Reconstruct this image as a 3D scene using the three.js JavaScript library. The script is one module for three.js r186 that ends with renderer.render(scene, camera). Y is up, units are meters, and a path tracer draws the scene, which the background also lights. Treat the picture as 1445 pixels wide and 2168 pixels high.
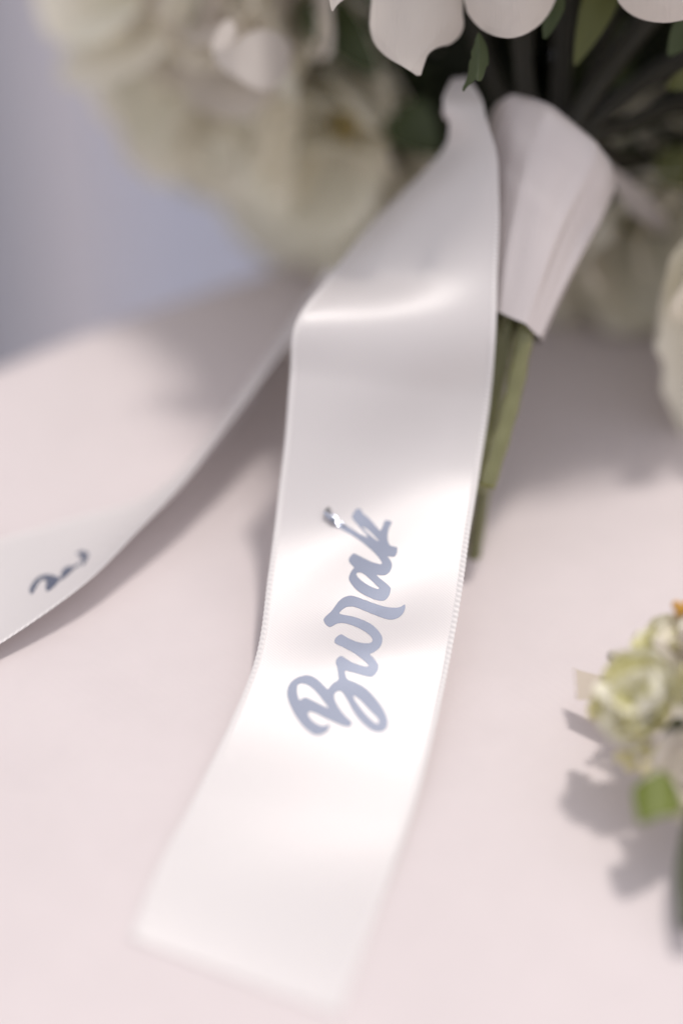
import * as THREE from 'three';
import { mergeGeometries } from 'three/addons/utils/BufferGeometryUtils.js';

// ---------------------------------------------------------------- camera, sky, sun, exposure
const W = 682, H = 1024;
const scene = new THREE.Scene();
const renderer = new THREE.WebGLRenderer({ antialias: true });
renderer.setSize(W, H);
renderer.toneMapping = THREE.LinearToneMapping;
renderer.toneMappingExposure = 0.965;
renderer.shadowMap.enabled = true;

const PITCH = 40 * Math.PI / 180, SP = Math.sin(PITCH), CP = Math.cos(PITCH);
const K = 5500;                                        // photo pixels per unit of slope
const EYE = new THREE.Vector3(0, 0.3854, 0.3946);
const camera = new THREE.PerspectiveCamera(2 * Math.atan(1084 / K) * 180 / Math.PI, W / H, 0.02, 200);
camera.position.copy(EYE);
camera.lookAt(EYE.x, EYE.y - SP, EYE.z - CP);
camera.focus = 0.5555;
camera.userData.fStop = 2.05;
scene.add(camera);

const SUN_AZ = 38 * Math.PI / 180, SUN_EL = 69 * Math.PI / 180;
const SUN = new THREE.Vector3(Math.cos(SUN_EL) * Math.sin(SUN_AZ), Math.sin(SUN_EL), -Math.cos(SUN_EL) * Math.cos(SUN_AZ));
const sun = new THREE.DirectionalLight(new THREE.Color().setRGB(1, 0.93, 0.88), 1.8);
sun.position.copy(SUN).multiplyScalar(6);
sun.castShadow = true;
sun.shadow.radius = 13;
sun.shadow.mapSize.set(2048, 2048);
Object.assign(sun.shadow.camera, { left: -1, right: 1, top: 1, bottom: -1, near: 0.5, far: 12 });
scene.add(sun, sun.target);

{ // a pale, thinly clouded daylight sky
  const w = 128, h = 64, d = new Float32Array(w * h * 4);
  for (let j = 0; j < h; j++) for (let i = 0; i < w; i++) {
    const lat = ((j + 0.5) / h - 0.5) * Math.PI, lon = ((i + 0.5) / w - 0.5) * Math.PI * 2, k = (j * w + i) * 4;
    const el = Math.sin(lat), x = Math.cos(lat) * Math.cos(lon), z = Math.cos(lat) * Math.sin(lon);
    const away = Math.acos(Math.max(-1, Math.min(1, x * SUN.x + el * SUN.y + z * SUN.z))), glow = 0.6 * Math.exp(-away * away / 0.22);
    const a = Math.pow(Math.max(0, el), 0.6);
    const hor = [0.77, 0.735, 0.745], zen = [0.605, 0.59, 0.645], low = [0.32, 0.30, 0.29], warm = [1, 0.95, 0.91];
    for (let c = 0; c < 3; c++) d[k + c] = el < 0 ? low[c] : hor[c] + (zen[c] - hor[c]) * a + glow * warm[c];
    d[k + 3] = 1;
  }
  const t = new THREE.DataTexture(d, w, h, THREE.RGBAFormat, THREE.FloatType);
  t.mapping = THREE.EquirectangularReflectionMapping;
  t.magFilter = t.minFilter = THREE.LinearFilter;
  t.needsUpdate = true;
  scene.background = t;
  scene.environment = t;
}

// ---------------------------------------------------------------- helpers
let seed = 7;
const rnd = () => { seed = (seed * 1664525 + 1013904223) >>> 0; return seed / 4294967296; };
const rr = (a, b) => a + (b - a) * rnd();
const V = (x, y, z) => new THREE.Vector3(x, y, z);
const clamp = (x, a, b) => Math.min(b, Math.max(a, x));
const sstep = (a, b, x) => { const t = clamp((x - a) / (b - a), 0, 1); return t * t * (3 - 2 * t); };
// a place in the scene: the picture coordinates where it is seen and how far away (metres), or how high above the table
function at(px, py, d) {
  const u = (px - 722.5) / K, v = (1084 - py) / K;
  return V(EYE.x + d * u, EYE.y + d * (-SP + v * CP), EYE.z + d * (-CP - v * SP));
}
function atH(px, py, h) { const v = (1084 - py) / K; return at(px, py, (EYE.y - h) / (SP - v * CP)); }
function seen(p) {
  const x = p.x - EYE.x, y = p.y - EYE.y, z = p.z - EYE.z, d = -SP * y - CP * z, v = CP * y - SP * z;
  return [722.5 + K * x / d, 1084 - K * v / d];
}
const used = {};
function numbered(n) { const k = used[n] = (used[n] ?? -1) + 1; return k ? `${n}_${String(k).padStart(3, '0')}` : n; }
function tag(o, label, category, group, kind) {
  if (label) o.userData.label = label;
  if (category) o.userData.category = category;
  if (group) o.userData.group = group;
  if (kind) o.userData.kind = kind;
  return o;
}
function base(name, pos, label, category, group) {
  const o = new THREE.Group(); o.name = numbered(name); if (pos) o.position.copy(pos);
  scene.add(o); return tag(o, label, category, group);
}
// a named mesh under parent, from geometry in world places
function part(name, geo, mat, parent, world = true) {
  if (world && parent !== scene) {
    let p = parent; const off = V(0, 0, 0);
    while (p && p !== scene) { off.add(p.position); p = p.parent; }
    geo.translate(-off.x, -off.y, -off.z);
  }
  const m = new THREE.Mesh(geo, mat); m.name = parent === scene ? numbered(name) : name;
  m.castShadow = m.receiveShadow = true; parent.add(m); return m;
}
// grid surface; f(u, v) -> Vector3, u, v in 0..1; uvScale in metres
function grid(nu, nv, f, uvs = [1, 1]) {
  const pos = [], uv = [], idx = [];
  for (let j = 0; j <= nv; j++) for (let i = 0; i <= nu; i++) {
    const p = f(i / nu, j / nv); pos.push(p.x, p.y, p.z); uv.push(i / nu * uvs[0], j / nv * uvs[1]);
  }
  for (let j = 0; j < nv; j++) for (let i = 0; i < nu; i++) {
    const a = j * (nu + 1) + i, b = a + 1, c = a + nu + 1, d = c + 1; idx.push(a, b, d, a, d, c);
  }
  const g = new THREE.BufferGeometry();
  g.setAttribute('position', new THREE.Float32BufferAttribute(pos, 3));
  g.setAttribute('uv', new THREE.Float32BufferAttribute(uv, 2));
  g.setIndex(idx); g.computeVertexNormals(); return g;
}
// a tube with a radius that changes along its way
function tube(pts, r0, r1, n = 40, m = 14, bend = 0) {
  const c = new THREE.CatmullRomCurve3(pts), fr = c.computeFrenetFrames(n, false);
  return grid(m, n, (u, v) => {
    const k = Math.round(v * n), a = u * Math.PI * 2, r = r0 + (r1 - r0) * v + bend * Math.sin(v * 37) * 0.00012;
    return c.getPointAt(v).addScaledVector(fr.normals[k], Math.cos(a) * r).addScaledVector(fr.binormals[k], Math.sin(a) * r);
  }, [0.01, 0.1]);
}
function tex(n, f, rep, srgb = false) {
  const d = new Uint8Array(n * n * 4);
  for (let j = 0; j < n; j++) for (let i = 0; i < n; i++) {
    const c = f(i / n, j / n), k = (j * n + i) * 4;
    for (let q = 0; q < 3; q++) d[k + q] = clamp(Math.round(255 * (c.length ? c[q] : c)), 0, 255);
    d[k + 3] = 255;
  }
  const t = new THREE.DataTexture(d, n, n); t.wrapS = t.wrapT = THREE.RepeatWrapping;
  t.magFilter = THREE.LinearFilter; t.minFilter = THREE.LinearMipmapLinearFilter; t.generateMipmaps = true;
  if (srgb) t.colorSpace = THREE.SRGBColorSpace;
  t.repeat.set(rep[0], rep[1]); t.needsUpdate = true; return t;
}
// smooth noise that repeats
function noiseField(n, seed0) {
  let s = seed0; const r = () => { s = (s * 1664525 + 1013904223) >>> 0; return s / 4294967296; };
  const a = Array.from({ length: n * n }, r), f = (t) => t * t * (3 - 2 * t);
  return (x, y) => {
    x = ((x % 1) + 1) % 1 * n; y = ((y % 1) + 1) % 1 * n;
    const i = Math.floor(x), j = Math.floor(y), fx = f(x - i), fy = f(y - j), g = (p, q) => a[(q % n) * n + (p % n)];
    return (g(i, j) * (1 - fx) + g(i + 1, j) * fx) * (1 - fy) + (g(i, j + 1) * (1 - fx) + g(i + 1, j + 1) * fx) * fy;
  };
}
const n8 = noiseField(8, 3), n24 = noiseField(24, 11), n64 = noiseField(64, 23);
const fbm = (x, y) => n8(x, y) * 0.5 + n24(x, y) * 0.3 + n64(x, y) * 0.2;

// ---------------------------------------------------------------- materials
const rgb = (r, g, b) => new THREE.Color().setRGB(r, g, b);
const phys = (o) => new THREE.MeshPhysicalMaterial({ side: THREE.DoubleSide, ...o });
const clothBump = tex(256, (x, y) => 0.5 + 0.35 * Math.sin(x * Math.PI * 2 * 64) * Math.sin(y * Math.PI * 2 * 64) + 0.2 * (n64(x, y) - 0.5), [1, 1]);
const tableTone = tex(256, (x, y) => { const k = 0.965 + 0.07 * (fbm(x, y) - 0.5); return [k, k * 0.997, k * 0.995]; }, [1, 1], false);
const weave = tex(64, (x, y) => {                       // fine twill, two diagonal ribs a tile
  const q = Math.sin((x * 2 + y) * Math.PI * 2 * 4), r = Math.sin((y * 2 - x) * Math.PI * 2 * 4);
  return 0.5 + 0.3 * q + 0.15 * r;
}, [1, 1]);
const petalVein = tex(256, (x, y) => 0.5 + 0.5 * (n64(x, y * 0.12) - 0.5) + 0.4 * (n24(x, y * 0.25) - 0.5), [1, 1]);
const M = {
  table: phys({ color: rgb(0.735, 0.67, 0.67), roughness: 0.55, map: tableTone, bumpMap: clothBump, bumpScale: 0.00006, side: THREE.FrontSide }),
  satin: phys({ color: rgb(0.79, 0.755, 0.745), roughness: 0.36, anisotropy: 0.82, ior: 2.3, sheen: 0.3, sheenColor: rgb(1, 0.97, 0.96), sheenRoughness: 0.5, bumpMap: weave, bumpScale: 0.000045, specularIntensity: 1.0, transmission: 0.12, thickness: 0 }),
  wrap: phys({ color: rgb(0.66, 0.605, 0.595), roughness: 0.29, anisotropy: 0.5, ior: 2.0, bumpMap: weave, bumpScale: 0.00002 }),
  selvedge: phys({ color: rgb(0.78, 0.755, 0.745), roughness: 0.5 }),
  foil: phys({ color: rgb(0.48, 0.52, 0.62), metalness: 1, roughness: 0.12 }),
  stem: phys({ color: rgb(0.022, 0.020, 0.013), specularIntensity: 0.6, roughness: 0.5, clearcoat: 0.1, clearcoatRoughness: 0.4 }),  // upper stems: shade inside the bouquet put into this near-black colour
  litStem: phys({ color: rgb(0.185, 0.185, 0.075), roughness: 0.3, clearcoat: 0.7, clearcoatRoughness: 0.35 }),  // same stems below the binding, in a lighter, lit colour
  cut: phys({ color: rgb(0.30, 0.31, 0.09), roughness: 0.6 }),
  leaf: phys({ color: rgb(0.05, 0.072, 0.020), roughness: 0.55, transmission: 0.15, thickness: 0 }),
  shadedLeaf: phys({ color: rgb(0.009, 0.012, 0.005), specularIntensity: 0.4, roughness: 0.65 }),  // leaf colour blackened to stand for shade between the stems
  oliveLeaf: phys({ color: rgb(0.105, 0.115, 0.028), roughness: 0.55, transmission: 0.15, thickness: 0 }),
  limeLeaf: phys({ color: rgb(0.20, 0.25, 0.04), roughness: 0.5, transmission: 0.25, thickness: 0 }),
  cream: phys({ color: rgb(0.96, 0.915, 0.79), roughness: 0.85, transmission: 0.25, thickness: 0 }),
  greenish: phys({ color: rgb(0.95, 0.93, 0.81), roughness: 0.85, transmission: 0.25, thickness: 0 }),
  white: phys({ color: rgb(0.80, 0.745, 0.685), roughness: 0.7, bumpMap: petalVein, bumpScale: 0.0002, transmission: 0.28, thickness: 0 }),
  lime: phys({ color: rgb(0.86, 0.84, 0.50), roughness: 0.8, transmission: 0.35, thickness: 0 }),
  yellow: phys({ color: rgb(0.62, 0.47, 0.10), roughness: 0.8 }),
  orange: phys({ color: rgb(0.62, 0.33, 0.05), roughness: 0.7 }),
  bud: phys({ color: rgb(0.74, 0.68, 0.36), roughness: 0.7 }),
  beige: phys({ color: rgb(0.66, 0.58, 0.48), roughness: 0.55, anisotropy: 0.3 }),
  drape: phys({ color: rgb(0.88, 0.86, 0.91), roughness: 0.8, transmission: 0.45, thickness: 0 }),
  drapeBlue: phys({ color: rgb(0.74, 0.78, 0.92), roughness: 0.8, transmission: 0.45, thickness: 0 }),
  drapeShaded: phys({ color: rgb(0.60, 0.62, 0.69), roughness: 0.8, transmission: 0.2, thickness: 0 }),  // left end of the drape, pleat shade put into the colour
  ground: phys({ color: rgb(0.36, 0.34, 0.31), roughness: 0.9, side: THREE.FrontSide }),
};
// ---------------------------------------------------------------- the setting
{
  const g = new THREE.PlaneGeometry(60, 60, 1, 1).rotateX(-Math.PI / 2).translate(0, -0.75, 0);
  tag(part('ground', g, M.ground, scene), null, null, null, 'structure');
}
const TC = V(0.184, 0, 0.2285), TR = 0.45;
{
  const prof = []; // radius, height from the middle outwards
  for (let k = 0; k <= 24; k++) prof.push([(TR - 0.016) * k / 24, 0]);
  for (let k = 1; k <= 10; k++) { const a = k / 10 * Math.PI / 2; prof.push([TR - 0.016 + 0.016 * Math.sin(a), -0.016 + 0.016 * Math.cos(a)]); }
  for (let k = 1; k <= 24; k++) prof.push([TR, -0.016 - (0.73 * k / 24)]);
  const g = grid(160, prof.length - 1, (u, v) => {
    const k = Math.round(v * (prof.length - 1)), a = u * Math.PI * 2, [r0, y] = prof[k];
    const f = clamp((-0.03 - y) / 0.72, 0, 1), r = r0 + f * (0.03 + 0.028 * Math.sin(a * 23) + 0.012 * Math.sin(a * 9 + 1));
    return V(Math.cos(a) * r, y, Math.sin(a) * r);
  });
  const p = g.attributes.position, uv = g.attributes.uv;
  for (let i = 0; i < p.count; i++) uv.setXY(i, p.getX(i) * 6 + p.getY(i) * 4, p.getZ(i) * 6);
  g.index.array.reverse(); g.computeVertexNormals();
  const t = base('round_table', TC, 'round table under a smooth pale pink-white cloth, the bouquet lies on it', 'table');
  part('tablecloth', g, M.table, t, false);
}
{ // pleated drapes behind the table
  const drape = (x0, x1, z, mat, label, sd, n, depth) => {
    const c = base('drape', V((x0 + x1) / 2, -0.75, z), label, 'curtain', 'drapes hanging behind the table');
    part('cloth', grid(n * 14, 12, (u, v) => {
      const a = u * n * Math.PI * 2, w = 0.35 * Math.sin(a * 0.37 + sd) + 0.65 * Math.sin(a + 0.7 * Math.sin(a * 0.31 + sd));
      return V((u - 0.5) * (x1 - x0) + 0.008 * Math.sin(a * 0.5), v * 1.6, depth * w * (0.75 + 0.25 * (1 - v)));
    }), mat, c, false);
    part('hem', grid(n * 14, 4, (u, v) => {
      const a = u * n * Math.PI * 2, w = 0.35 * Math.sin(a * 0.37 + sd) + 0.65 * Math.sin(a + 0.7 * Math.sin(a * 0.31 + sd));
      return V((u - 0.5) * (x1 - x0) + 0.008 * Math.sin(a * 0.5), v * 0.03, depth * w + 0.003);
    }), mat, c, false);
  };
  drape(-0.30, -0.09, -0.75, M.drape, 'pale lilac-grey pleated drape hanging between its darkened far left part and the pale blue drape', 0.4, 2, 0.04);
  drape(-1.5, -0.158, -0.69, M.drapeShaded, 'far left part of the pleated drape behind the table, shade put into its grey colour', 1.2, 11, 0.03);
  drape(-0.11, 0.75, -0.76, M.drapeBlue, 'pale blue pleated drape hanging behind the white flowers', 2.1, 7, 0.04);
}
// ---------------------------------------------------------------- ribbons
// a ribbon: stations of left edge and right edge, waves along its own normal
class Ribbon {
  constructor(left, right, wave, s0 = 0) {
    this.n = left.length - 1; this.s0 = s0; this.wave = wave;
    this.L = new THREE.CatmullRomCurve3(left, false, 'catmullrom', 0.5);
    this.R = new THREE.CatmullRomCurve3(right, false, 'catmullrom', 0.5);
  }
  flat(s, t) { const k = clamp((s - this.s0) / this.n, 0, 1), a = this.L.getPoint(k), b = this.R.getPoint(k); return a.lerp(b, t); }
  normal0(s, t) {
    const e = 0.02, ds = this.flat(s + e, t).sub(this.flat(s - e, t)), dt = this.flat(s, t + 0.01).sub(this.flat(s, t - 0.01));
    return ds.cross(dt).normalize();
  }
  P(s, t, lift = 0) { return this.flat(s, t).addScaledVector(this.normal0(s, t), this.wave(s, t) + lift); }
  N(s, t) {
    const e = 0.03, ds = this.P(s + e, t).sub(this.P(s - e, t)), dt = this.P(s, t + 0.02).sub(this.P(s, t - 0.02));
    return ds.cross(dt).normalize();
  }
  surface(ns, nt, thick = 0.00012) {
    const len = this.L.getLength(), wid = this.L.getPoint(0.6).distanceTo(this.R.getPoint(0.6)), UV = 0.004;
    const f = (lift) => grid(nt, ns, (u, v) => this.P(this.s0 + v * this.n, u, lift), [wid / UV, len / UV]);
    return f(0);
  }
  selvedge(side, ns, w) {                                 // woven edge: a narrow roll of tiny stitches
    return grid(6, ns, (u, v) => {
      const s = this.s0 + v * this.n, st = Math.sin(v * ns * Math.PI / 3);
      const out = (side ? 1 : -1) * (0.002 + 0.0035 * st), t = (side ? 1 - w : 0) + (side ? u : u) * w;
      const roll = Math.sin(u * Math.PI) * (0.0001 + 0.00009 * st);
      const edge = side ? sstep(0.5, 1, u) : sstep(0.5, 1, 1 - u);
      return this.P(s, t + out * edge * 0.6, 0.00006 + roll);
    });
  }
  find(px, py) {                                          // where on the ribbon that place is
    let s = this.s0 + this.n * 0.6, t = 0.5;
    for (let k = 0; k < 14; k++) {
      const a = seen(this.P(s, t)), b = seen(this.P(s + 0.01, t)), c = seen(this.P(s, t + 0.01));
      const j11 = (b[0] - a[0]) / 0.01, j21 = (b[1] - a[1]) / 0.01, j12 = (c[0] - a[0]) / 0.01, j22 = (c[1] - a[1]) / 0.01;
      const ex = px - a[0], ey = py - a[1], det = j11 * j22 - j12 * j21;
      s += clamp((ex * j22 - ey * j12) / det, -2, 2); t += clamp((j11 * ey - j21 * ex) / det, -0.4, 0.4);
      if (ex * ex + ey * ey < 0.01) break;
    }
    return [s, t];
  }
}
const mm = 0.001;
const mainL = [
  at(966, 200, 0.598), at(960, 166, 0.591), at(937, 212, 0.585),
  at(950, 262, 0.586), at(930, 328, 0.594), at(812, 450, 0.599), at(706, 578, 0.588), at(628, 676, 0.5745),
  atH(614, 800, 38.5 * mm), atH(604, 930, 28.6 * mm), atH(586, 1080, 19.3 * mm), atH(567, 1220, 13.0 * mm), atH(545, 1380, 7.1 * mm),
  atH(488, 1530, 3.6 * mm), atH(406, 1700, 1.6 * mm), atH(336, 1835, 0.9 * mm), atH(276, 1985, 0.35 * mm)];
const mainR = [
  at(1002, 205, 0.598), at(986, 163, 0.591), at(1017, 206, 0.582),
  at(1030, 256, 0.579), atH(1051, 330, 75.5 * mm), atH(1054, 430, 68 * mm), atH(1052, 560, 58 * mm), atH(1048, 700, 47.6 * mm),
  atH(1036, 850, 34.4 * mm), atH(1016, 985, 25.2 * mm), atH(995, 1120, 18.9 * mm), atH(974, 1270, 13.0 * mm), atH(944, 1430, 7.3 * mm),
  atH(911, 1580, 3.8 * mm), atH(868, 1735, 1.8 * mm), atH(815, 1880, 0.9 * mm), atH(716, 2148, 0.35 * mm)];
const S0 = -3;
const mainWave = (s, t) => {
  const q = s + 2.1 * t, inside = sstep(1.2, 3.2, s) * (1 - sstep(8.2, 9.6, s));
  const across = Math.sin(clamp(t, 0, 1) * Math.PI);
  return inside * (1.55 * mm * Math.sin((q - 5.0) / 3.5 * Math.PI * 2)) * (0.4 + 0.6 * across)
    + sstep(0, 2, s) * (1 - sstep(2.6, 6.2, s)) * 2.6 * mm * across + 0.4 * mm * across * sstep(8, 10, s) * (1 - sstep(10.5, 13, s));
};
const mainTail = new Ribbon(mainL, mainR, mainWave, S0);
const ribbonGroup = base('satin_ribbon', atH(560, 1700, 0),
  'white satin ribbon with silver script lettering tied around the bouquet stems, tails over the table', 'ribbon');
const tailA = part('tail', mainTail.surface(220, 48), M.satin, ribbonGroup);
tailA.userData.label = 'wide front tail lettered in silver foil';
part('selvedge', mainTail.selvedge(0, 1440, 0.028), M.selvedge, tailA);
part('selvedge', mainTail.selvedge(1, 1440, 0.028), M.selvedge, tailA);
// correct: sub-parts sit in the same place as the tail
part('knot', new THREE.SphereGeometry(1, 24, 16).scale(2.0 * mm, 2.7 * mm, 1.6 * mm).rotateZ(0.3).translate(...at(955, 238, 0.589).toArray()), M.wrap, ribbonGroup);
// second tail
const tailBL = [at(700, 560, 0.612), atH(604, 724, 1.5 * mm), atH(512, 840, 1.5 * mm), atH(432, 945, 1.5 * mm), atH(362, 1018, 1.5 * mm), atH(288, 1062, 1.5 * mm), atH(170, 1094, 1.5 * mm), atH(0, 1142, 1.5 * mm), atH(-140, 1180, 1.5 * mm)];
const tailBR = [at(720, 590, 0.598), atH(612, 724, 27 * mm), atH(524, 846, 22 * mm), atH(450, 945, 18 * mm), atH(390, 1022, 15 * mm), atH(300, 1117, 12 * mm), atH(180, 1236, 8 * mm), atH(0, 1364, 4 * mm), atH(-140, 1440, 2 * mm)];
const backTail = new Ribbon(tailBL, tailBR, (s, t) => 1.5 * mm * Math.sin(clamp(t, 0, 1) * Math.PI) * Math.sin(s * 0.8 + 1), 0);
const tailB = part('tail', backTail.surface(120, 30), M.satin, ribbonGroup);
tailB.userData.label = 'narrow seen back tail curling away to the left';
part('selvedge', backTail.selvedge(1, 700, 0.03), M.selvedge, tailB);
part('selvedge', backTail.selvedge(0, 700, 0.03), M.selvedge, tailB);

// ---------------------------------------------------------------- foil lettering, cut to outline and laid on the ribbon
function soften(p) {
  const o = [];
  for (let i = 0; i < p.length; i++) {
    const a = p[i], b = p[(i + 1) % p.length];
    o.push([a[0] * 0.78 + b[0] * 0.22, a[1] * 0.78 + b[1] * 0.22], [a[0] * 0.22 + b[0] * 0.78, a[1] * 0.22 + b[1] * 0.78]);
  }
  return o;
}
function flatTriangles(outer, holes, levels) {            // triangles in 2D, each split 4^levels times
  const o = outer.map(([x, y]) => new THREE.Vector2(x, y)), hs = holes.map((h) => h.map(([x, y]) => new THREE.Vector2(x, y)));
  if (THREE.ShapeUtils.isClockWise(o)) o.reverse();
  for (const h of hs) if (!THREE.ShapeUtils.isClockWise(h)) h.reverse();
  const faces = THREE.ShapeUtils.triangulateShape(o, hs), all = [o, ...hs].flat();
  const verts = all.map((v) => [v.x, v.y]);
  let tris = faces.map((f) => [...f]);
  for (let l = 0; l < levels; l++) {
    const mid = new Map(), half = (a, b) => {
      const k = a < b ? `${a}_${b}` : `${b}_${a}`;
      if (!mid.has(k)) { mid.set(k, verts.length); verts.push([(verts[a][0] + verts[b][0]) / 2, (verts[a][1] + verts[b][1]) / 2]); }
      return mid.get(k);
    };
    tris = tris.flatMap(([a, b, c]) => { const d = half(a, b), e = half(b, c), f = half(c, a); return [[a, d, f], [d, b, e], [f, e, c], [d, e, f]]; });
  }
  return { verts, tris, rims: [o.length, ...hs.map((h) => h.length)] };
}
function foilOn(ribbon, outer, holes, levels, lift, loose) {
  const { verts, tris } = flatTriangles(soften(outer), holes.map(soften), levels);
  const pos = [], nor = [];
  const place = (x, y) => { const [s, t] = ribbon.find(x, y), n = ribbon.N(s, t); return [ribbon.P(s, t).addScaledVector(n, lift + (loose ? loose(x, y) : 0)), n]; };
  for (const [x, y] of verts) {
    let [p, n] = place(x, y);
    if (loose && loose(x, y) > 0) n = place(x + 1, y)[0].sub(p).cross(place(x, y + 1)[0].sub(p)).normalize().multiplyScalar(-1);
    pos.push(p.x, p.y, p.z); nor.push(n.x, n.y, n.z);
  }
  const g = new THREE.BufferGeometry();
  g.setAttribute('position', new THREE.Float32BufferAttribute(pos, 3));
  g.setAttribute('normal', new THREE.Float32BufferAttribute(nor, 3));
  g.setAttribute('uv', new THREE.Float32BufferAttribute(new Float32Array(verts.length * 2), 2));
  g.setIndex(tris.flatMap(([a, b, c]) => [a, c, b]));
  return g;
}
const from = (ox, oy, k) => (p) => p.map(([x, y]) => [ox + x / k, oy + y / k]);
const cB = from(600, 1380, 5.78), cU = from(550, 1040, 3.943), cK = from(660, 1050, 6.568);
const bur = [
  ...cB([[560, 880], [567, 905], [545, 960], [500, 1000], [430, 1022], [360, 1010], [290, 960], [220, 890], [150, 790], [95, 690], [60, 600], [42, 520], [50, 440], [85, 375], [140, 330], [210, 298], [285, 287], [350, 300], [410, 335], [470, 390], [520, 440], [540, 464], [570, 420], [610, 380], [672, 345], [668, 290], [655, 180], [637, 145], [640, 105], [665, 68], [708, 47]]),
  ...cU([[720, 1402], [770, 1430], [830, 1452], [880, 1465], [905, 1464], [905, 1455], [880, 1425], [830, 1382], [770, 1342], [700, 1305], [640, 1278], [622, 1265], [622, 1240], [640, 1215], [675, 1193], [700, 1205], [750, 1235], [810, 1258], [870, 1270], [920, 1268], [942, 1250], [930, 1215], [890, 1180], [830, 1145], [760, 1115], [690, 1098], [640, 1105], [600, 1130], [580, 1135], [550, 1115], [530, 1080], [535, 1060], [560, 1035], [600, 1000], [630, 955], [660, 915], [700, 885], [750, 870], [800, 880], [880, 910], [960, 940], [1040, 965], [1120, 975], [1170, 968], [1198, 950], [1210, 945], [1213, 975], [1195, 1020], [1160, 1055], [1110, 1073], [1060, 1070], [1000, 1050], [900, 1010], [830, 980], [780, 962], [730, 963], [690, 985], [655, 1022], [700, 1033], [770, 1045], [850, 1070], [930, 1110], [985, 1160], [1018, 1210], [1023, 1250], [1005, 1300], [960, 1340], [910, 1362], [940, 1385], [970, 1420], [990, 1455], [985, 1495], [960, 1535], [930, 1553], [880, 1545], [800, 1520], [705, 1495], [710, 1520], [722, 1560], [735, 1575]]),
  ...cB([[790, 343], [850, 365], [920, 395], [1000, 445], [1070, 510], [1140, 590], [1200, 670], [1250, 760], [1275, 840], [1275, 900], [1250, 950], [1210, 978], [1160, 985], [1100, 972], [1040, 940], [970, 880], [900, 800], [840, 710], [790, 610], [750, 540], [718, 492], [690, 480], [650, 485], [620, 520], [620, 570], [650, 640], [700, 720], [770, 800], [830, 850], [838, 880], [820, 910], [780, 920], [720, 905], [640, 870], [560, 835], [480, 795], [400, 755], [330, 728], [300, 740], [298, 770], [320, 810], [370, 860], [430, 895], [480, 908], [530, 900], [550, 882]]),
];
const burHoles = [
  cB([[165, 430], [180, 400], [215, 387], [260, 392], [320, 420], [380, 470], [440, 540], [500, 620], [558, 690], [500, 670], [420, 630], [340, 590], [290, 565], [260, 558], [225, 575], [200, 598], [180, 560], [165, 500]]),
  cB([[848, 535], [880, 545], [940, 595], [1010, 670], [1080, 745], [1140, 800], [1165, 850], [1158, 880], [1120, 870], [1060, 820], [990, 745], [920, 660], [870, 590]])];
const ak = cK([[240, 155], [215, 165], [185, 200], [160, 255], [165, 275], [200, 320], [260, 370], [320, 410], [400, 460], [480, 505], [580, 560], [680, 630], [780, 710], [860, 780], [920, 850], [960, 900], [976, 942], [960, 952], [900, 940], [820, 915], [720, 865], [640, 825], [590, 798], [560, 808], [525, 850], [512, 880], [515, 910], [540, 950], [590, 995], [560, 1030], [530, 1080], [512, 1130], [515, 1170], [545, 1220], [600, 1290], [680, 1350], [780, 1405], [880, 1445], [960, 1460], [1010, 1455], [1050, 1420], [1080, 1370], [1095, 1300], [1090, 1270], [1030, 1215], [960, 1160], [890, 1095], [950, 1105], [1020, 1103], [1060, 1080], [1100, 1030], [1115, 970], [1105, 920], [1075, 870], [1045, 838], [1100, 845], [1140, 848], [1165, 830], [1185, 780], [1188, 725], [1175, 712], [1120, 700], [1080, 685], [1060, 640], [1050, 580], [1055, 510], [1075, 440], [1105, 385], [1108, 365], [1080, 345], [1040, 335], [1010, 345], [995, 380], [975, 440], [950, 490], [900, 430], [840, 360], [780, 300], [730, 260], [700, 235], [692, 205], [670, 180], [640, 172], [610, 185], [590, 220], [570, 250], [555, 280], [560, 310], [590, 350], [640, 410], [700, 480], [790, 577], [740, 565], [660, 525], [580, 470], [510, 430], [460, 395], [400, 355], [340, 310], [290, 260], [258, 205], [247, 165]]);
const akHoles = [
  cK([[618, 1080], [650, 1062], [690, 1068], [740, 1100], [800, 1150], [860, 1210], [920, 1265], [940, 1285], [910, 1297], [860, 1280], [780, 1240], [710, 1195], [650, 1145], [620, 1105]]),
  cK([[690, 420], [730, 440], [790, 480], [850, 540], [900, 590], [935, 630], [900, 620], [840, 570], [770, 510], [720, 460]])];
// the tip of the k has come loose along one side and stands up off the ribbon
const peel = (x, y) => {
  const u = ((742 - x) * 0.745 + (1122 - y) * 0.667) / 66, side = (742 - x) * 0.667 + (y - 1122) * 0.745;
  return (1 - sstep(12, 24, Math.abs(side))) * sstep(0.42, 0.56, u) * Math.max(0, 0.00044 + side * 0.0000575);
};
part('lettering', mergeGeometries([foilOn(mainTail, bur, burHoles, 2, 0.00005), foilOn(mainTail, ak, akHoles, 2, 0.00005, peel)]), M.foil, tailA);
{ // the small foil word on the back tail, four thick and thin strokes
  const w = [
    [[62, 1252], [66, 1240], [76, 1226], [90, 1218], [104, 1216], [124, 1222], [128, 1228], [118, 1240], [104, 1252], [98, 1252], [97, 1240], [100, 1230], [92, 1226], [82, 1234], [74, 1250], [68, 1260]],
    [[128, 1222], [132, 1208], [142, 1200], [153, 1198], [154, 1206], [146, 1216], [136, 1222]],
    [[126, 1224], [140, 1214], [158, 1198], [170, 1190], [172, 1194], [158, 1204], [142, 1220], [128, 1230]],
    [[162, 1172], [170, 1167], [184, 1168], [189, 1176], [182, 1190], [176, 1200], [173, 1190], [174, 1180], [168, 1178]]];
  part('lettering', mergeGeometries(w.map((o) => foilOn(backTail, o, [], 2, 0.0001))), M.foil, tailB);
}
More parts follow.
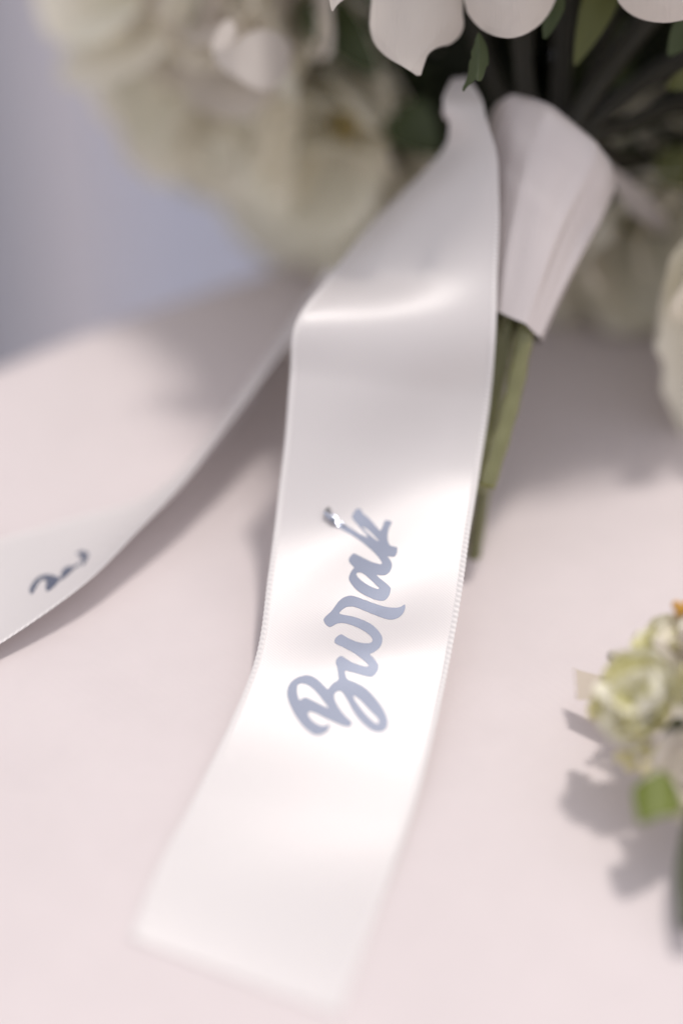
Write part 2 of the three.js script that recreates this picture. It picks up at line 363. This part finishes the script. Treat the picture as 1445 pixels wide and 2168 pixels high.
{ // bow end peeping out on the right of the binding
  const b = new Ribbon([at(1296, 352, 0.60), at(1322, 372, 0.607), at(1366, 410, 0.615), at(1408, 462, 0.622), at(1414, 488, 0.625)],
    [at(1292, 376, 0.598), at(1306, 408, 0.603), at(1334, 450, 0.61), at(1372, 478, 0.617), at(1402, 490, 0.622)], (s, t) => 2 * mm * Math.sin(clamp(t, 0, 1) * Math.PI), 0);
  part('bow_end', b.surface(30, 14), M.wrap, ribbonGroup);
}
{ // the binding: a cone of satin wound around the stems, with folds and a wound edge
  const c0 = at(1172, 284, 0.5905), c1 = at(1086, 690, 0.580), ax = c1.clone().sub(c0).normalize();
  const e1 = V(1, 0, 0).addScaledVector(ax, -ax.x).normalize(), e2 = ax.clone().cross(e1);
  const prof = (w) => (w < 0.25 ? 13.6 + 1.0 * Math.sin(w / 0.25 * Math.PI) : 13.6 - (w - 0.25) / 0.75 * 6.4) * mm;
  const g = grid(120, 70, (u, w) => {
    const a = u * Math.PI * 2;
    let r = prof(w);
    const turn = ((a / (Math.PI * 2) + w * 1.1 + 0.30) % 1 + 1) % 1, turn2 = ((a / (Math.PI * 2) - w * 0.9 + 0.62) % 1 + 1) % 1;
    r -= 1.4 * mm * (1 - sstep(0, 0.035, w));
    r += 0.9 * mm * sstep(0, 0.10, turn) * (1 - turn) * (1 - sstep(0.25, 0.6, w)) + 0.8 * mm * sstep(0, 0.06, turn2) * (1 - turn2) * (1 - sstep(0.2, 0.5, w));
    const fold = (k, p, q, x) => Math.pow(0.5 + 0.5 * Math.sin(a * k + w * q + p), x);
    r += (1.5 * fold(4, 0.6, 2.2, 2) + 1.0 * fold(7, 2.0, -3, 3)) * mm * (0.45 + 0.55 * sstep(0.1, 0.5, w)) * (1 - 0.55 * sstep(0.6, 1, w)) - 0.7 * mm;
    const slant = (w < 0.5 ? 1 - w * 2 : 0) * 5.2 * mm * Math.cos(a + 0.1);      // the top edge runs up to the left
    const low = sstep(0.6, 1, w) * 2.2 * mm * Math.cos(a - 0.3);
    return c0.clone().addScaledVector(ax, w * c0.distanceTo(c1) + slant + low).addScaledVector(e1, Math.cos(a) * r).addScaledVector(e2, Math.sin(a) * r);
  }, [20, 12]);
  part('binding', g, M.wrap, ribbonGroup);
}

// ---------------------------------------------------------------- flowers
function petalGeo(len, wid, cup, curl, ruffle, sd) {
  return grid(14, 12, (u, v) => {
    const x = u * 2 - 1, w = wid * (0.18 + 0.82 * Math.pow(Math.sin(Math.PI * clamp(0.04 + 0.66 * v, 0, 1)), 0.9)) * (v > 0.8 ? Math.sqrt(Math.max(0.02, 1 - Math.pow((v - 0.8) / 0.215, 2))) : 1);
    const notch = 1 - 0.05 * Math.pow(1 - Math.abs(x), 3) * sstep(0.7, 1, v);
    const z = cup * (x * x) * Math.sin(v * 2.4) + cup * 0.9 * Math.sin(v * Math.PI * 0.55) - curl * Math.pow(v, 3) + ruffle * sstep(0.35, 1, v) * Math.sin(x * 4.5 + sd * 2.1) * (0.4 + 0.6 * Math.abs(x)) + ruffle * 0.5 * sstep(0.6, 1, v) * Math.sin(x * 9 + sd);
    return V(x * w, len * v * notch, z);
  });
}
const kinds = {};
function flowerProto(kind, mat, size, layers, centreMat, ruffle) {
  const f = new THREE.Group(); f.name = 'flower';
  const geos = layers.map((L, k) => [0, 1].map((q) => petalGeo(size * L.len, size * L.wid, size * L.cup, size * L.curl, size * ruffle, k * 3 + q * 1.7)));
  layers.forEach((L, k) => {
    for (let i = 0; i < L.n; i++) {
      const m = new THREE.Mesh(geos[k][i % 2], mat[(i + k) % mat.length]); m.name = 'petal'; m.castShadow = m.receiveShadow = true;
      const holder = new THREE.Euler(L.tilt + rr(-0.12, 0.12), (i / L.n) * Math.PI * 2 + k * 0.7 + rr(-0.15, 0.15), 0, 'YXZ');
      m.rotation.copy(holder); m.scale.setScalar(rr(0.9, 1.08)); f.add(m);
    }
  });
  if (centreMat) {
    const parts = [];
    for (let i = 0; i < 26; i++) {
      const a = i * 2.4, r = size * 0.13 * Math.sqrt(i / 26);
      parts.push(new THREE.SphereGeometry(size * 0.035, 7, 5).translate(Math.cos(a) * r, size * (0.22 + 0.05 * Math.sin(i * 3)), Math.sin(a) * r));
    }
    const c = new THREE.Mesh(mergeGeometries(parts), centreMat); c.name = 'flower_centre'; c.castShadow = c.receiveShadow = true; f.add(c);
  }
  return kinds[kind] = f;
}
const big = [
  { n: 3, tilt: 0.28, len: 0.7, wid: 0.42, cup: -0.22, curl: -0.1 },
  { n: 5, tilt: 0.75, len: 0.9, wid: 0.56, cup: -0.2, curl: 0.1 },
  { n: 5, tilt: 1.2, len: 1.05, wid: 0.66, cup: -0.14, curl: 0.14 },
  { n: 5, tilt: 1.6, len: 1.1, wid: 0.68, cup: -0.08, curl: 0.16 }];
flowerProto('peony', [M.cream, M.greenish], 0.040, big, M.yellow, 0.03);
flowerProto('broad', [M.cream, M.greenish], 0.045, [{ n: 3, tilt: 0.5, len: 0.6, wid: 0.42, cup: -0.16, curl: 0 }, { n: 4, tilt: 1.0, len: 0.9, wid: 0.62, cup: -0.12, curl: 0.08 }, { n: 5, tilt: 1.4, len: 1.05, wid: 0.72, cup: -0.08, curl: 0.12 }], M.yellow, 0.02);
flowerProto('rose', [M.white, M.cream], 0.036, big.slice(0, 3), null, 0.025);
flowerProto('open', [M.greenish, M.cream], 0.034, [{ n: 5, tilt: 1.0, len: 1, wid: 0.52, cup: -0.14, curl: 0.15 }, { n: 6, tilt: 1.45, len: 1.05, wid: 0.5, cup: -0.1, curl: 0.2 }], M.yellow, 0.035);
flowerProto('green', [M.lime, M.greenish], 0.014, [{ n: 3, tilt: 0.2, len: 0.9, wid: 0.5, cup: -0.3, curl: -0.25 }, { n: 5, tilt: 0.55, len: 1, wid: 0.58, cup: -0.28, curl: -0.1 }, { n: 5, tilt: 1.0, len: 1.0, wid: 0.55, cup: -0.22, curl: 0.1 }], null, 0.04);
function flower(kind, where, facing, parent, scale = 1, spin = 0, label) {
  const f = kinds[kind].clone(); f.position.copy(where).sub(parent.position);
  f.quaternion.setFromUnitVectors(V(0, 1, 0), facing.clone().normalize());
  f.rotateY(spin); f.scale.setScalar(scale); if (label) f.userData.label = label;
  parent.add(f); return f;
}
function leafGeo(a, b, wid, up, fold = 0.25, teeth = 0) {    // from base a to tip b
  const d = b.clone().sub(a), L = d.length(), side = d.clone().cross(up).normalize(), n = side.clone().cross(d).normalize();
  return grid(8, 18, (u, v) => {
    const x = u * 2 - 1, w = wid * Math.pow(Math.sin(Math.PI * Math.pow(v, 0.8)), 0.85) * (1 + teeth * ((v * 11 % 1) - 0.5) * Math.abs(x)) + 0.0003;
    return a.clone().addScaledVector(d, v).addScaledVector(side, x * w).addScaledVector(n, Math.abs(x) * w * fold + L * 0.12 * Math.sin(v * Math.PI));
  });
}
// a curved sheet with thickness, cut to an outline
function sheet(outline, depth, thick = 0.0005) {
  const { verts, tris } = flatTriangles(soften(outline), [], 2);
  const front = verts.map(([x, y]) => at(x, y, depth(x, y))), back = verts.map(([x, y]) => at(x, y, depth(x, y) + thick));
  const g = new THREE.BufferGeometry(), n = verts.length, idx = [];
  g.setAttribute('position', new THREE.Float32BufferAttribute([...front, ...back].flatMap((p) => [p.x, p.y, p.z]), 3));
  g.setAttribute('uv', new THREE.Float32BufferAttribute([...verts, ...verts].flatMap(([x, y]) => [x / 260, y / 260]), 2));
  const edge = new Map();
  for (const [a, b, c] of tris) {
    idx.push(a, c, b, a + n, b + n, c + n);
    for (const [p, q] of [[a, b], [b, c], [c, a]]) { const k = Math.min(p, q) * 1e6 + Math.max(p, q); edge.set(k, edge.has(k) ? null : [p, q]); }
  }
  for (const e of edge.values()) if (e) idx.push(e[0], e[1], e[1] + n, e[0], e[1] + n, e[0] + n);
  g.setIndex(idx); g.computeVertexNormals(); return g;
}

const HEAD = at(1090, -330, 0.64);
const bouquet = base('bridal_bouquet', V(HEAD.x, 0, HEAD.z), 'bridal bouquet of cream white flowers lying on the table, green stems bound in satin', 'bouquet');
const out = (p, lean = 0.7) => p.clone().sub(HEAD).normalize().add(V(0, lean, 0.25));
for (const [kind, px, py, d, sc, spin, mat] of [
  // far left cluster, resting on the table
  ['broad', 620, 130, 0.665, 1.0, 0.2], ['broad', 440, 90, 0.672, 0.72, 1.1], ['broad', 330, -90, 0.66, 0.75, 2.0], ['broad', 800, 400, 0.69, 1.0, 0.9],
  ['broad', 690, 290, 0.695, 0.75, 2.6], ['rose', 610, -60, 0.645, 1.0, 1.3], ['open', 760, 250, 0.655, 0.9, 0.4], ['broad', 800, 500, 0.70, 0.7, 3.1],
  ['open', 800, 335, 0.66, 0.85, 0.4], ['open', 1330, 590, 0.668, 0.8, 0.9],
  // top
  ['rose', 930, -520, 0.60, 1.0, 2.2], ['peony', 1080, -480, 0.592, 1.05, 0.8], ['peony', 1270, -430, 0.588, 0.9, 0.1], ['rose', 1180, -720, 0.575, 1.2, 0.1], ['peony', 1490, -640, 0.58, 1.1, 0.1],
  ['peony', 1480, -500, 0.605, 1.1, 1.8], ['rose', 1260, -620, 0.60, 1.2, 0.1], ['peony', 980, -640, 0.61, 1.2, 1.5], ['peony', 1650, -600, 0.63, 1.2, 2.4],
  // right side
  ['peony', 1800, -60, 0.625, 1.1, 2.9], ['peony', 1850, 420, 0.665, 1.0, 0.5], ['open', 1280, 640, 0.675, 1.0, 1.9], ['peony', 1400, 560, 0.685, 1.0, 0.7], ['broad', 1600, 770, 0.645, 0.9, 0.3], ['open', 1150, 560, 0.695, 1.0, 0.6],
  // far side of the head
  ['rose', 1000, -450, 0.75, 1.3, 1.2], ['peony', 1350, -350, 0.74, 1.2, 2.3], ['peony', 1600, 100, 0.73, 1.2, 0.5], ['rose', 1000, 150, 0.76, 1.2, 0.9],
]) {
  const p = at(px, py, d); if (p.y < 0.03 * sc) p.y = 0.03 * sc;
  flower(kind, p, (px < 820 && py > -200) || px === 1330 ? out(p).add(V(-0.1, 0.1, 0.45)) : out(p), bouquet, sc, spin);
}
// drooping petals at the top, nearest the lens
{
  const nearF = new THREE.Group(); nearF.name = 'flower'; nearF.position.copy(at(960, -120, 0.565)).sub(bouquet.position); bouquet.add(nearF);
  const pt = (o, f, m = M.white) => part('petal', sheet(o, f), m, nearF);
  pt([[792, -60], [784, 20], [781, 60], [792, 95], [818, 122], [858, 144], [889, 165], [896, 140], [906, 112], [928, 99], [952, 95], [972, 78], [982, 55], [978, 20], [985, -60]],
    (x, y) => 0.568 - 0.006 * Math.sin((x - 780) / 200 * Math.PI) + 0.00005 * Math.max(0, 60 - y) + 0.004 * sstep(860, 980, x) * sstep(0, 100, y));
  pt([[975, -60], [984, 20], [1000, 45], [1022, 66], [1050, 78], [1080, 82], [1110, 74], [1140, 55], [1162, 28], [1178, -5], [1185, -60]],
    (x, y) => 0.566 - 0.011 * Math.sin(clamp((x - 975) / 210, 0, 1) * Math.PI) + 0.00009 * Math.max(0, y) + 0.00004 * Math.max(0, 80 - y));
  pt([[692, -40], [697, 5], [703, 28], [712, 12], [722, 4], [735, -5], [750, -40]], (x, y) => 0.56 - 0.002 * Math.sin((x - 690) / 60 * Math.PI));
  const nearG = new THREE.Group(); nearG.name = 'flower'; nearG.position.copy(at(1400, -120, 0.565)).sub(bouquet.position); bouquet.add(nearG);
  part('petal', sheet([[1290, -60], [1304, 0], [1322, 22], [1345, 37], [1375, 46], [1410, 49], [1450, 42], [1500, 22], [1530, -60]], (x, y) => 0.566 - 0.009 * Math.sin(clamp((x - 1290) / 240, 0, 1) * Math.PI) + 0.00009 * Math.max(0, y)), M.white, nearG);
  const farF = new THREE.Group(); farF.name = 'flower'; farF.position.copy(at(500, 100, 0.61)).sub(bouquet.position); bouquet.add(farF);
  part('petal', sheet([[462, 55], [482, 38], [498, 50], [500, 80], [480, 98], [455, 110], [446, 104], [452, 80]], (x) => 0.592 + 0.00003 * (x - 450)), M.white, farF);
  part('petal', sheet([[446, 106], [480, 100], [520, 70], [570, 60], [620, 90], [615, 150], [575, 192], [540, 190], [500, 165], [465, 145]], (x, y) => 0.604 - 0.008 * Math.sin((x - 446) / 180 * Math.PI)), M.white, farF);
}
// leaves
{
  const L = (a, b, w, m, up = V(0, 0.6, 0.8), fold = 0.25, teeth = 0) => part('leaf', leafGeo(a, b, w, up, fold, teeth), m, bouquet);
  part('leaf', sheet([[1012, 66], [1022, 80], [1031, 100], [1034, 124], [1033, 138], [1028, 142], [1024, 158], [1018, 172], [1010, 172], [1004, 168], [1000, 176], [990, 182], [980, 196], [977, 188], [984, 174], [988, 162], [991, 148], [992, 130], [998, 122], [995, 112], [1002, 98], [1006, 80]],
    (x, y) => 0.562 + 0.00012 * Math.abs(x - 1010) - 0.00004 * (y - 120)), M.leaf, bouquet);
  L(at(1290, -60, 0.59), at(1216, 138, 0.578), 0.0036, M.oliveLeaf);
  L(at(1180, -20, 0.575), at(1152, 82, 0.57), 0.002, M.leaf);
  L(at(1480, 20, 0.575), at(1414, 118, 0.575), 0.003, M.leaf);
  L(at(1500, 150, 0.58), at(1410, 186, 0.585), 0.002, M.oliveLeaf);
  L(at(640, 0, 0.63), at(800, 150, 0.62), 0.006, M.leaf); L(at(700, 40, 0.63), at(815, 165, 0.63), 0.005, M.leaf);
  L(at(830, 230, 0.63), at(930, 330, 0.625), 0.006, M.leaf); L(at(840, 300, 0.65), at(905, 370, 0.65), 0.006, M.leaf);
  L(at(560, -20, 0.64), at(400, 60, 0.65), 0.004, M.oliveLeaf); L(at(1400, 320, 0.62), at(1460, 400, 0.62), 0.005, M.oliveLeaf);
  L(at(1360, 660, 0.66), at(1450, 640, 0.65), 0.004, M.leaf);
  // foliage around and behind the stems, mostly in the leaf colour darkened for shade
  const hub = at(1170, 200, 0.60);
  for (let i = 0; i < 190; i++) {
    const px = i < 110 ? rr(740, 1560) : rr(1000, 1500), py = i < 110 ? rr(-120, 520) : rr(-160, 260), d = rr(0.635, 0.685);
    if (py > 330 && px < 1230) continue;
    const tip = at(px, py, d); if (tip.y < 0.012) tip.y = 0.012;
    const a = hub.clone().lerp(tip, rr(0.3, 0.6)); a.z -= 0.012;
    L(a, tip, rr(0.008, 0.014), i % 5 ? M.shadedLeaf : M.leaf, V(rr(-0.5, 0.5), 0.5, 0.8));
  }
}
// stems: cut end -> binding -> fan -> flower
{
  const sa = (x, y, d) => at(x, y, d + (y < 680 ? 0.0125 : 0.0105));
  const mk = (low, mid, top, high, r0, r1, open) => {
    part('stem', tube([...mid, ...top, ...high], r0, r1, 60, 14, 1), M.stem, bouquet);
    const s = part('lower_stem', tube([...low, ...mid, mid[0].clone().lerp(top[0], 0.4)], r0, r0 * 1.12, 50, 16, 1), M.litStem, bouquet);
    const a = low[0], dir = low[1].clone().sub(a).normalize(), q = new THREE.Quaternion().setFromUnitVectors(V(0, 1, 0), dir);
    const prof = [[0, 0.0006], [r0 * 0.55, 0.0005], [r0 * 0.62, -0.0001], [r0 * 0.95, -0.00015], [r0 * 1.0, 0.0003]].map(([x, y]) => new THREE.Vector2(x, y));
    part('cut_end', new THREE.LatheGeometry(prof, 20).applyQuaternion(q).translate(a.x, a.y, a.z), M.cut, s);
  };
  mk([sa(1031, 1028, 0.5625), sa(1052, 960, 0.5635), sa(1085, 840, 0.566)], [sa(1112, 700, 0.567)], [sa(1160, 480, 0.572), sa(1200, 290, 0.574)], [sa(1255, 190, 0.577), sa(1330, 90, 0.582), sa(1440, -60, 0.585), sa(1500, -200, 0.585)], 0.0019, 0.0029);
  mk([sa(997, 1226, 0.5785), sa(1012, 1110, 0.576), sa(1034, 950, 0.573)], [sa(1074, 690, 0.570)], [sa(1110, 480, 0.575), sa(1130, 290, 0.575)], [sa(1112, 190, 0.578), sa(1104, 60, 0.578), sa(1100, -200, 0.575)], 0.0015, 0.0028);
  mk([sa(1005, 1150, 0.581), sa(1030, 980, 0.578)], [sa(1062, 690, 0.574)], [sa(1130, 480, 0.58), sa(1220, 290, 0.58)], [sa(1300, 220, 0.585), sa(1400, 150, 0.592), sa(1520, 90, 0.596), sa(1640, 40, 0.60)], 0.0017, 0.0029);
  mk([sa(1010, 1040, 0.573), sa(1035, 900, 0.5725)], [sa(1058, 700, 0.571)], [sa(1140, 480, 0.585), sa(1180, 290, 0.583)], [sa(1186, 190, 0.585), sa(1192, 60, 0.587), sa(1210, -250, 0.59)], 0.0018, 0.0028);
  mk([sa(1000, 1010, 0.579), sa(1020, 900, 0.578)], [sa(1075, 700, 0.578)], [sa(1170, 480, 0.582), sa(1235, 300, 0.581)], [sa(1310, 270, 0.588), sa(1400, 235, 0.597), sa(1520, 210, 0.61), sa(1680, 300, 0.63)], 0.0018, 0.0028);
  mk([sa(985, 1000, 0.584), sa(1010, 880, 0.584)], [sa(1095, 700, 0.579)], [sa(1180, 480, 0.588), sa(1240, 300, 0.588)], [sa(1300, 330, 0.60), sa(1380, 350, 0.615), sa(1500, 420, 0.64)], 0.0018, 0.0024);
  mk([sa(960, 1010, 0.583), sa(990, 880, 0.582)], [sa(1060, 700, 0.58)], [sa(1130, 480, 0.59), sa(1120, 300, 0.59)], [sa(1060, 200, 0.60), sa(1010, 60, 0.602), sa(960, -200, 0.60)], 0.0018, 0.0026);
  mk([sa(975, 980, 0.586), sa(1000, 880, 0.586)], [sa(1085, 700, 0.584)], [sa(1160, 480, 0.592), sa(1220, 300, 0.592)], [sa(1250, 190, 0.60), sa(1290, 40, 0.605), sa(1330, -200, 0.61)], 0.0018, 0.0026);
}

// ---------------------------------------------------------------- boutonniere at the right edge
{
  const b = base('boutonniere', atH(1450, 1700, 0), 'small boutonniere of pale green roses and tiny yellow buds with a cream ribbon end', 'boutonniere');
  const strap = new Ribbon([atH(1219, 1417, 9 * mm), atH(1262, 1427, 10 * mm), atH(1310, 1440, 11 * mm), atH(1380, 1460, 11 * mm)], [atH(1222, 1480, 7 * mm), atH(1262, 1484, 8 * mm), atH(1306, 1492, 9 * mm), atH(1380, 1505, 9 * mm)], (s, t) => 0.4 * mm * Math.sin(s * 2 + t * 2), 0);
  const st = part('ribbon_end', strap.surface(24, 10), M.beige, b);
  const fr = [];
  for (let i = 0; i < 26; i++) { const t = i / 25, p = strap.P(0.02, t), q = strap.P(0.5, t).sub(p).normalize(); fr.push(tube([p, p.clone().addScaledVector(q, -rr(0.2, 0.9) * mm).add(V(0, rr(-0.1, 0.3) * mm, rr(-0.2, 0.2) * mm)), p.clone().addScaledVector(q, -rr(0.9, 1.3) * mm).add(V(0, rr(-0.2, 0.5) * mm, 0))], 0.00006, 0.00004, 4, 4)); }
  tag(part('frayed_threads', mergeGeometries(fr), M.beige, st), null, null, null, 'stuff');
  const UP = 6 * mm;
  const F = (k, px, py, h, face, sc, spin) => flower(k, atH(px, py, h + UP), face, b, sc, spin);
  F('green', 1388, 1500, 11 * mm, V(-0.5, 0.8, 0.5), 1.0, 0.2);
  F('green', 1430, 1425, 11 * mm, V(-0.2, 0.9, 0.0), 0.8, 1.2);
  F('green', 1398, 1428, 8 * mm, V(-0.4, 0.8, -0.4), 0.5, 2.2);
  F('green', 1485, 1510, 14 * mm, V(0.1, 1, 0.3), 0.8, 0.7);
  F('rose', 1484, 1655, 6 * mm, V(-0.2, 0.8, 0.6), 0.32, 0.4);
  F('rose', 1490, 1445, 14 * mm, V(0.2, 1, 0), 0.38, 1.4);
  const buds = [[1262, 1506, 9, 1330, 1500], [1325, 1606, 8, 1390, 1590], [1304, 1402, 8, 1380, 1440], [1350, 1560, 10, 1410, 1540], [1375, 1590, 9, 1430, 1560], [1308, 1460, 10, 1380, 1490], [1442, 1286, 24, 1460, 1400], [1452, 1300, 22, 1460, 1400], [1376, 1640, 9, 1430, 1590], [1330, 1545, 12, 1390, 1520]];
  buds.forEach(([px, py, h, qx, qy], i) => {
    const p = atH(px, py, h * mm + UP), q = atH(qx, qy, 11 * mm + UP), mat = i === 6 || i === 7 ? M.orange : i === 2 ? M.white : M.bud;
    const sp = part('sprig', tube([q, q.clone().lerp(p, 0.5).add(V(0, 1.2 * mm, 0)), p], 0.0006, 0.0005, 10, 8), M.lime, b);
    const parts = [];
    for (let k = 0; k < 5; k++) { const a = k * 2.1 + i; parts.push(new THREE.SphereGeometry(rr(0.0009, 0.0014), 10, 8).translate(p.x + Math.cos(a) * 0.0014, p.y + Math.sin(k * 1.7) * 0.0009, p.z + Math.sin(a) * 0.0014)); }
    part('bud', mergeGeometries(parts), mat, sp);
  });
  const lf = (a, c, w, m, up = V(0, 1, 0.3)) => part('leaf', leafGeo(a, c, w, up, 0.2).translate(0, UP * 0.766, UP * 0.643), m, b);
  part('leaf', sheet([[1336, 1668], [1362, 1650], [1398, 1628], [1425, 1650], [1448, 1700], [1438, 1722], [1400, 1728], [1352, 1748], [1342, 1715]], (x, y) => 0.5045 - 0.00006 * (y - 1690) + 0.00005 * Math.abs(x - 1385)), M.limeLeaf, b);
  lf(atH(1400, 1440, 15 * mm), atH(1318, 1462, 11 * mm), 0.002, M.leaf);
  lf(atH(1400, 1435, 17 * mm), atH(1450, 1470, 16 * mm), 0.003, M.leaf);
  lf(atH(1460, 1540, 12 * mm), atH(1380, 1622, 9 * mm), 0.003, M.leaf);
  lf(atH(1480, 1550, 12 * mm), atH(1425, 1600, 10 * mm), 0.005, M.leaf);
  part('stem', tube([atH(1480, 1600, 10 * mm), atH(1465, 1750, 9 * mm), atH(1452, 1850, 8 * mm), atH(1458, 1960, 6 * mm)], 0.0022, 0.002, 24, 12), M.leaf, b);
}
renderer.render(scene, camera);
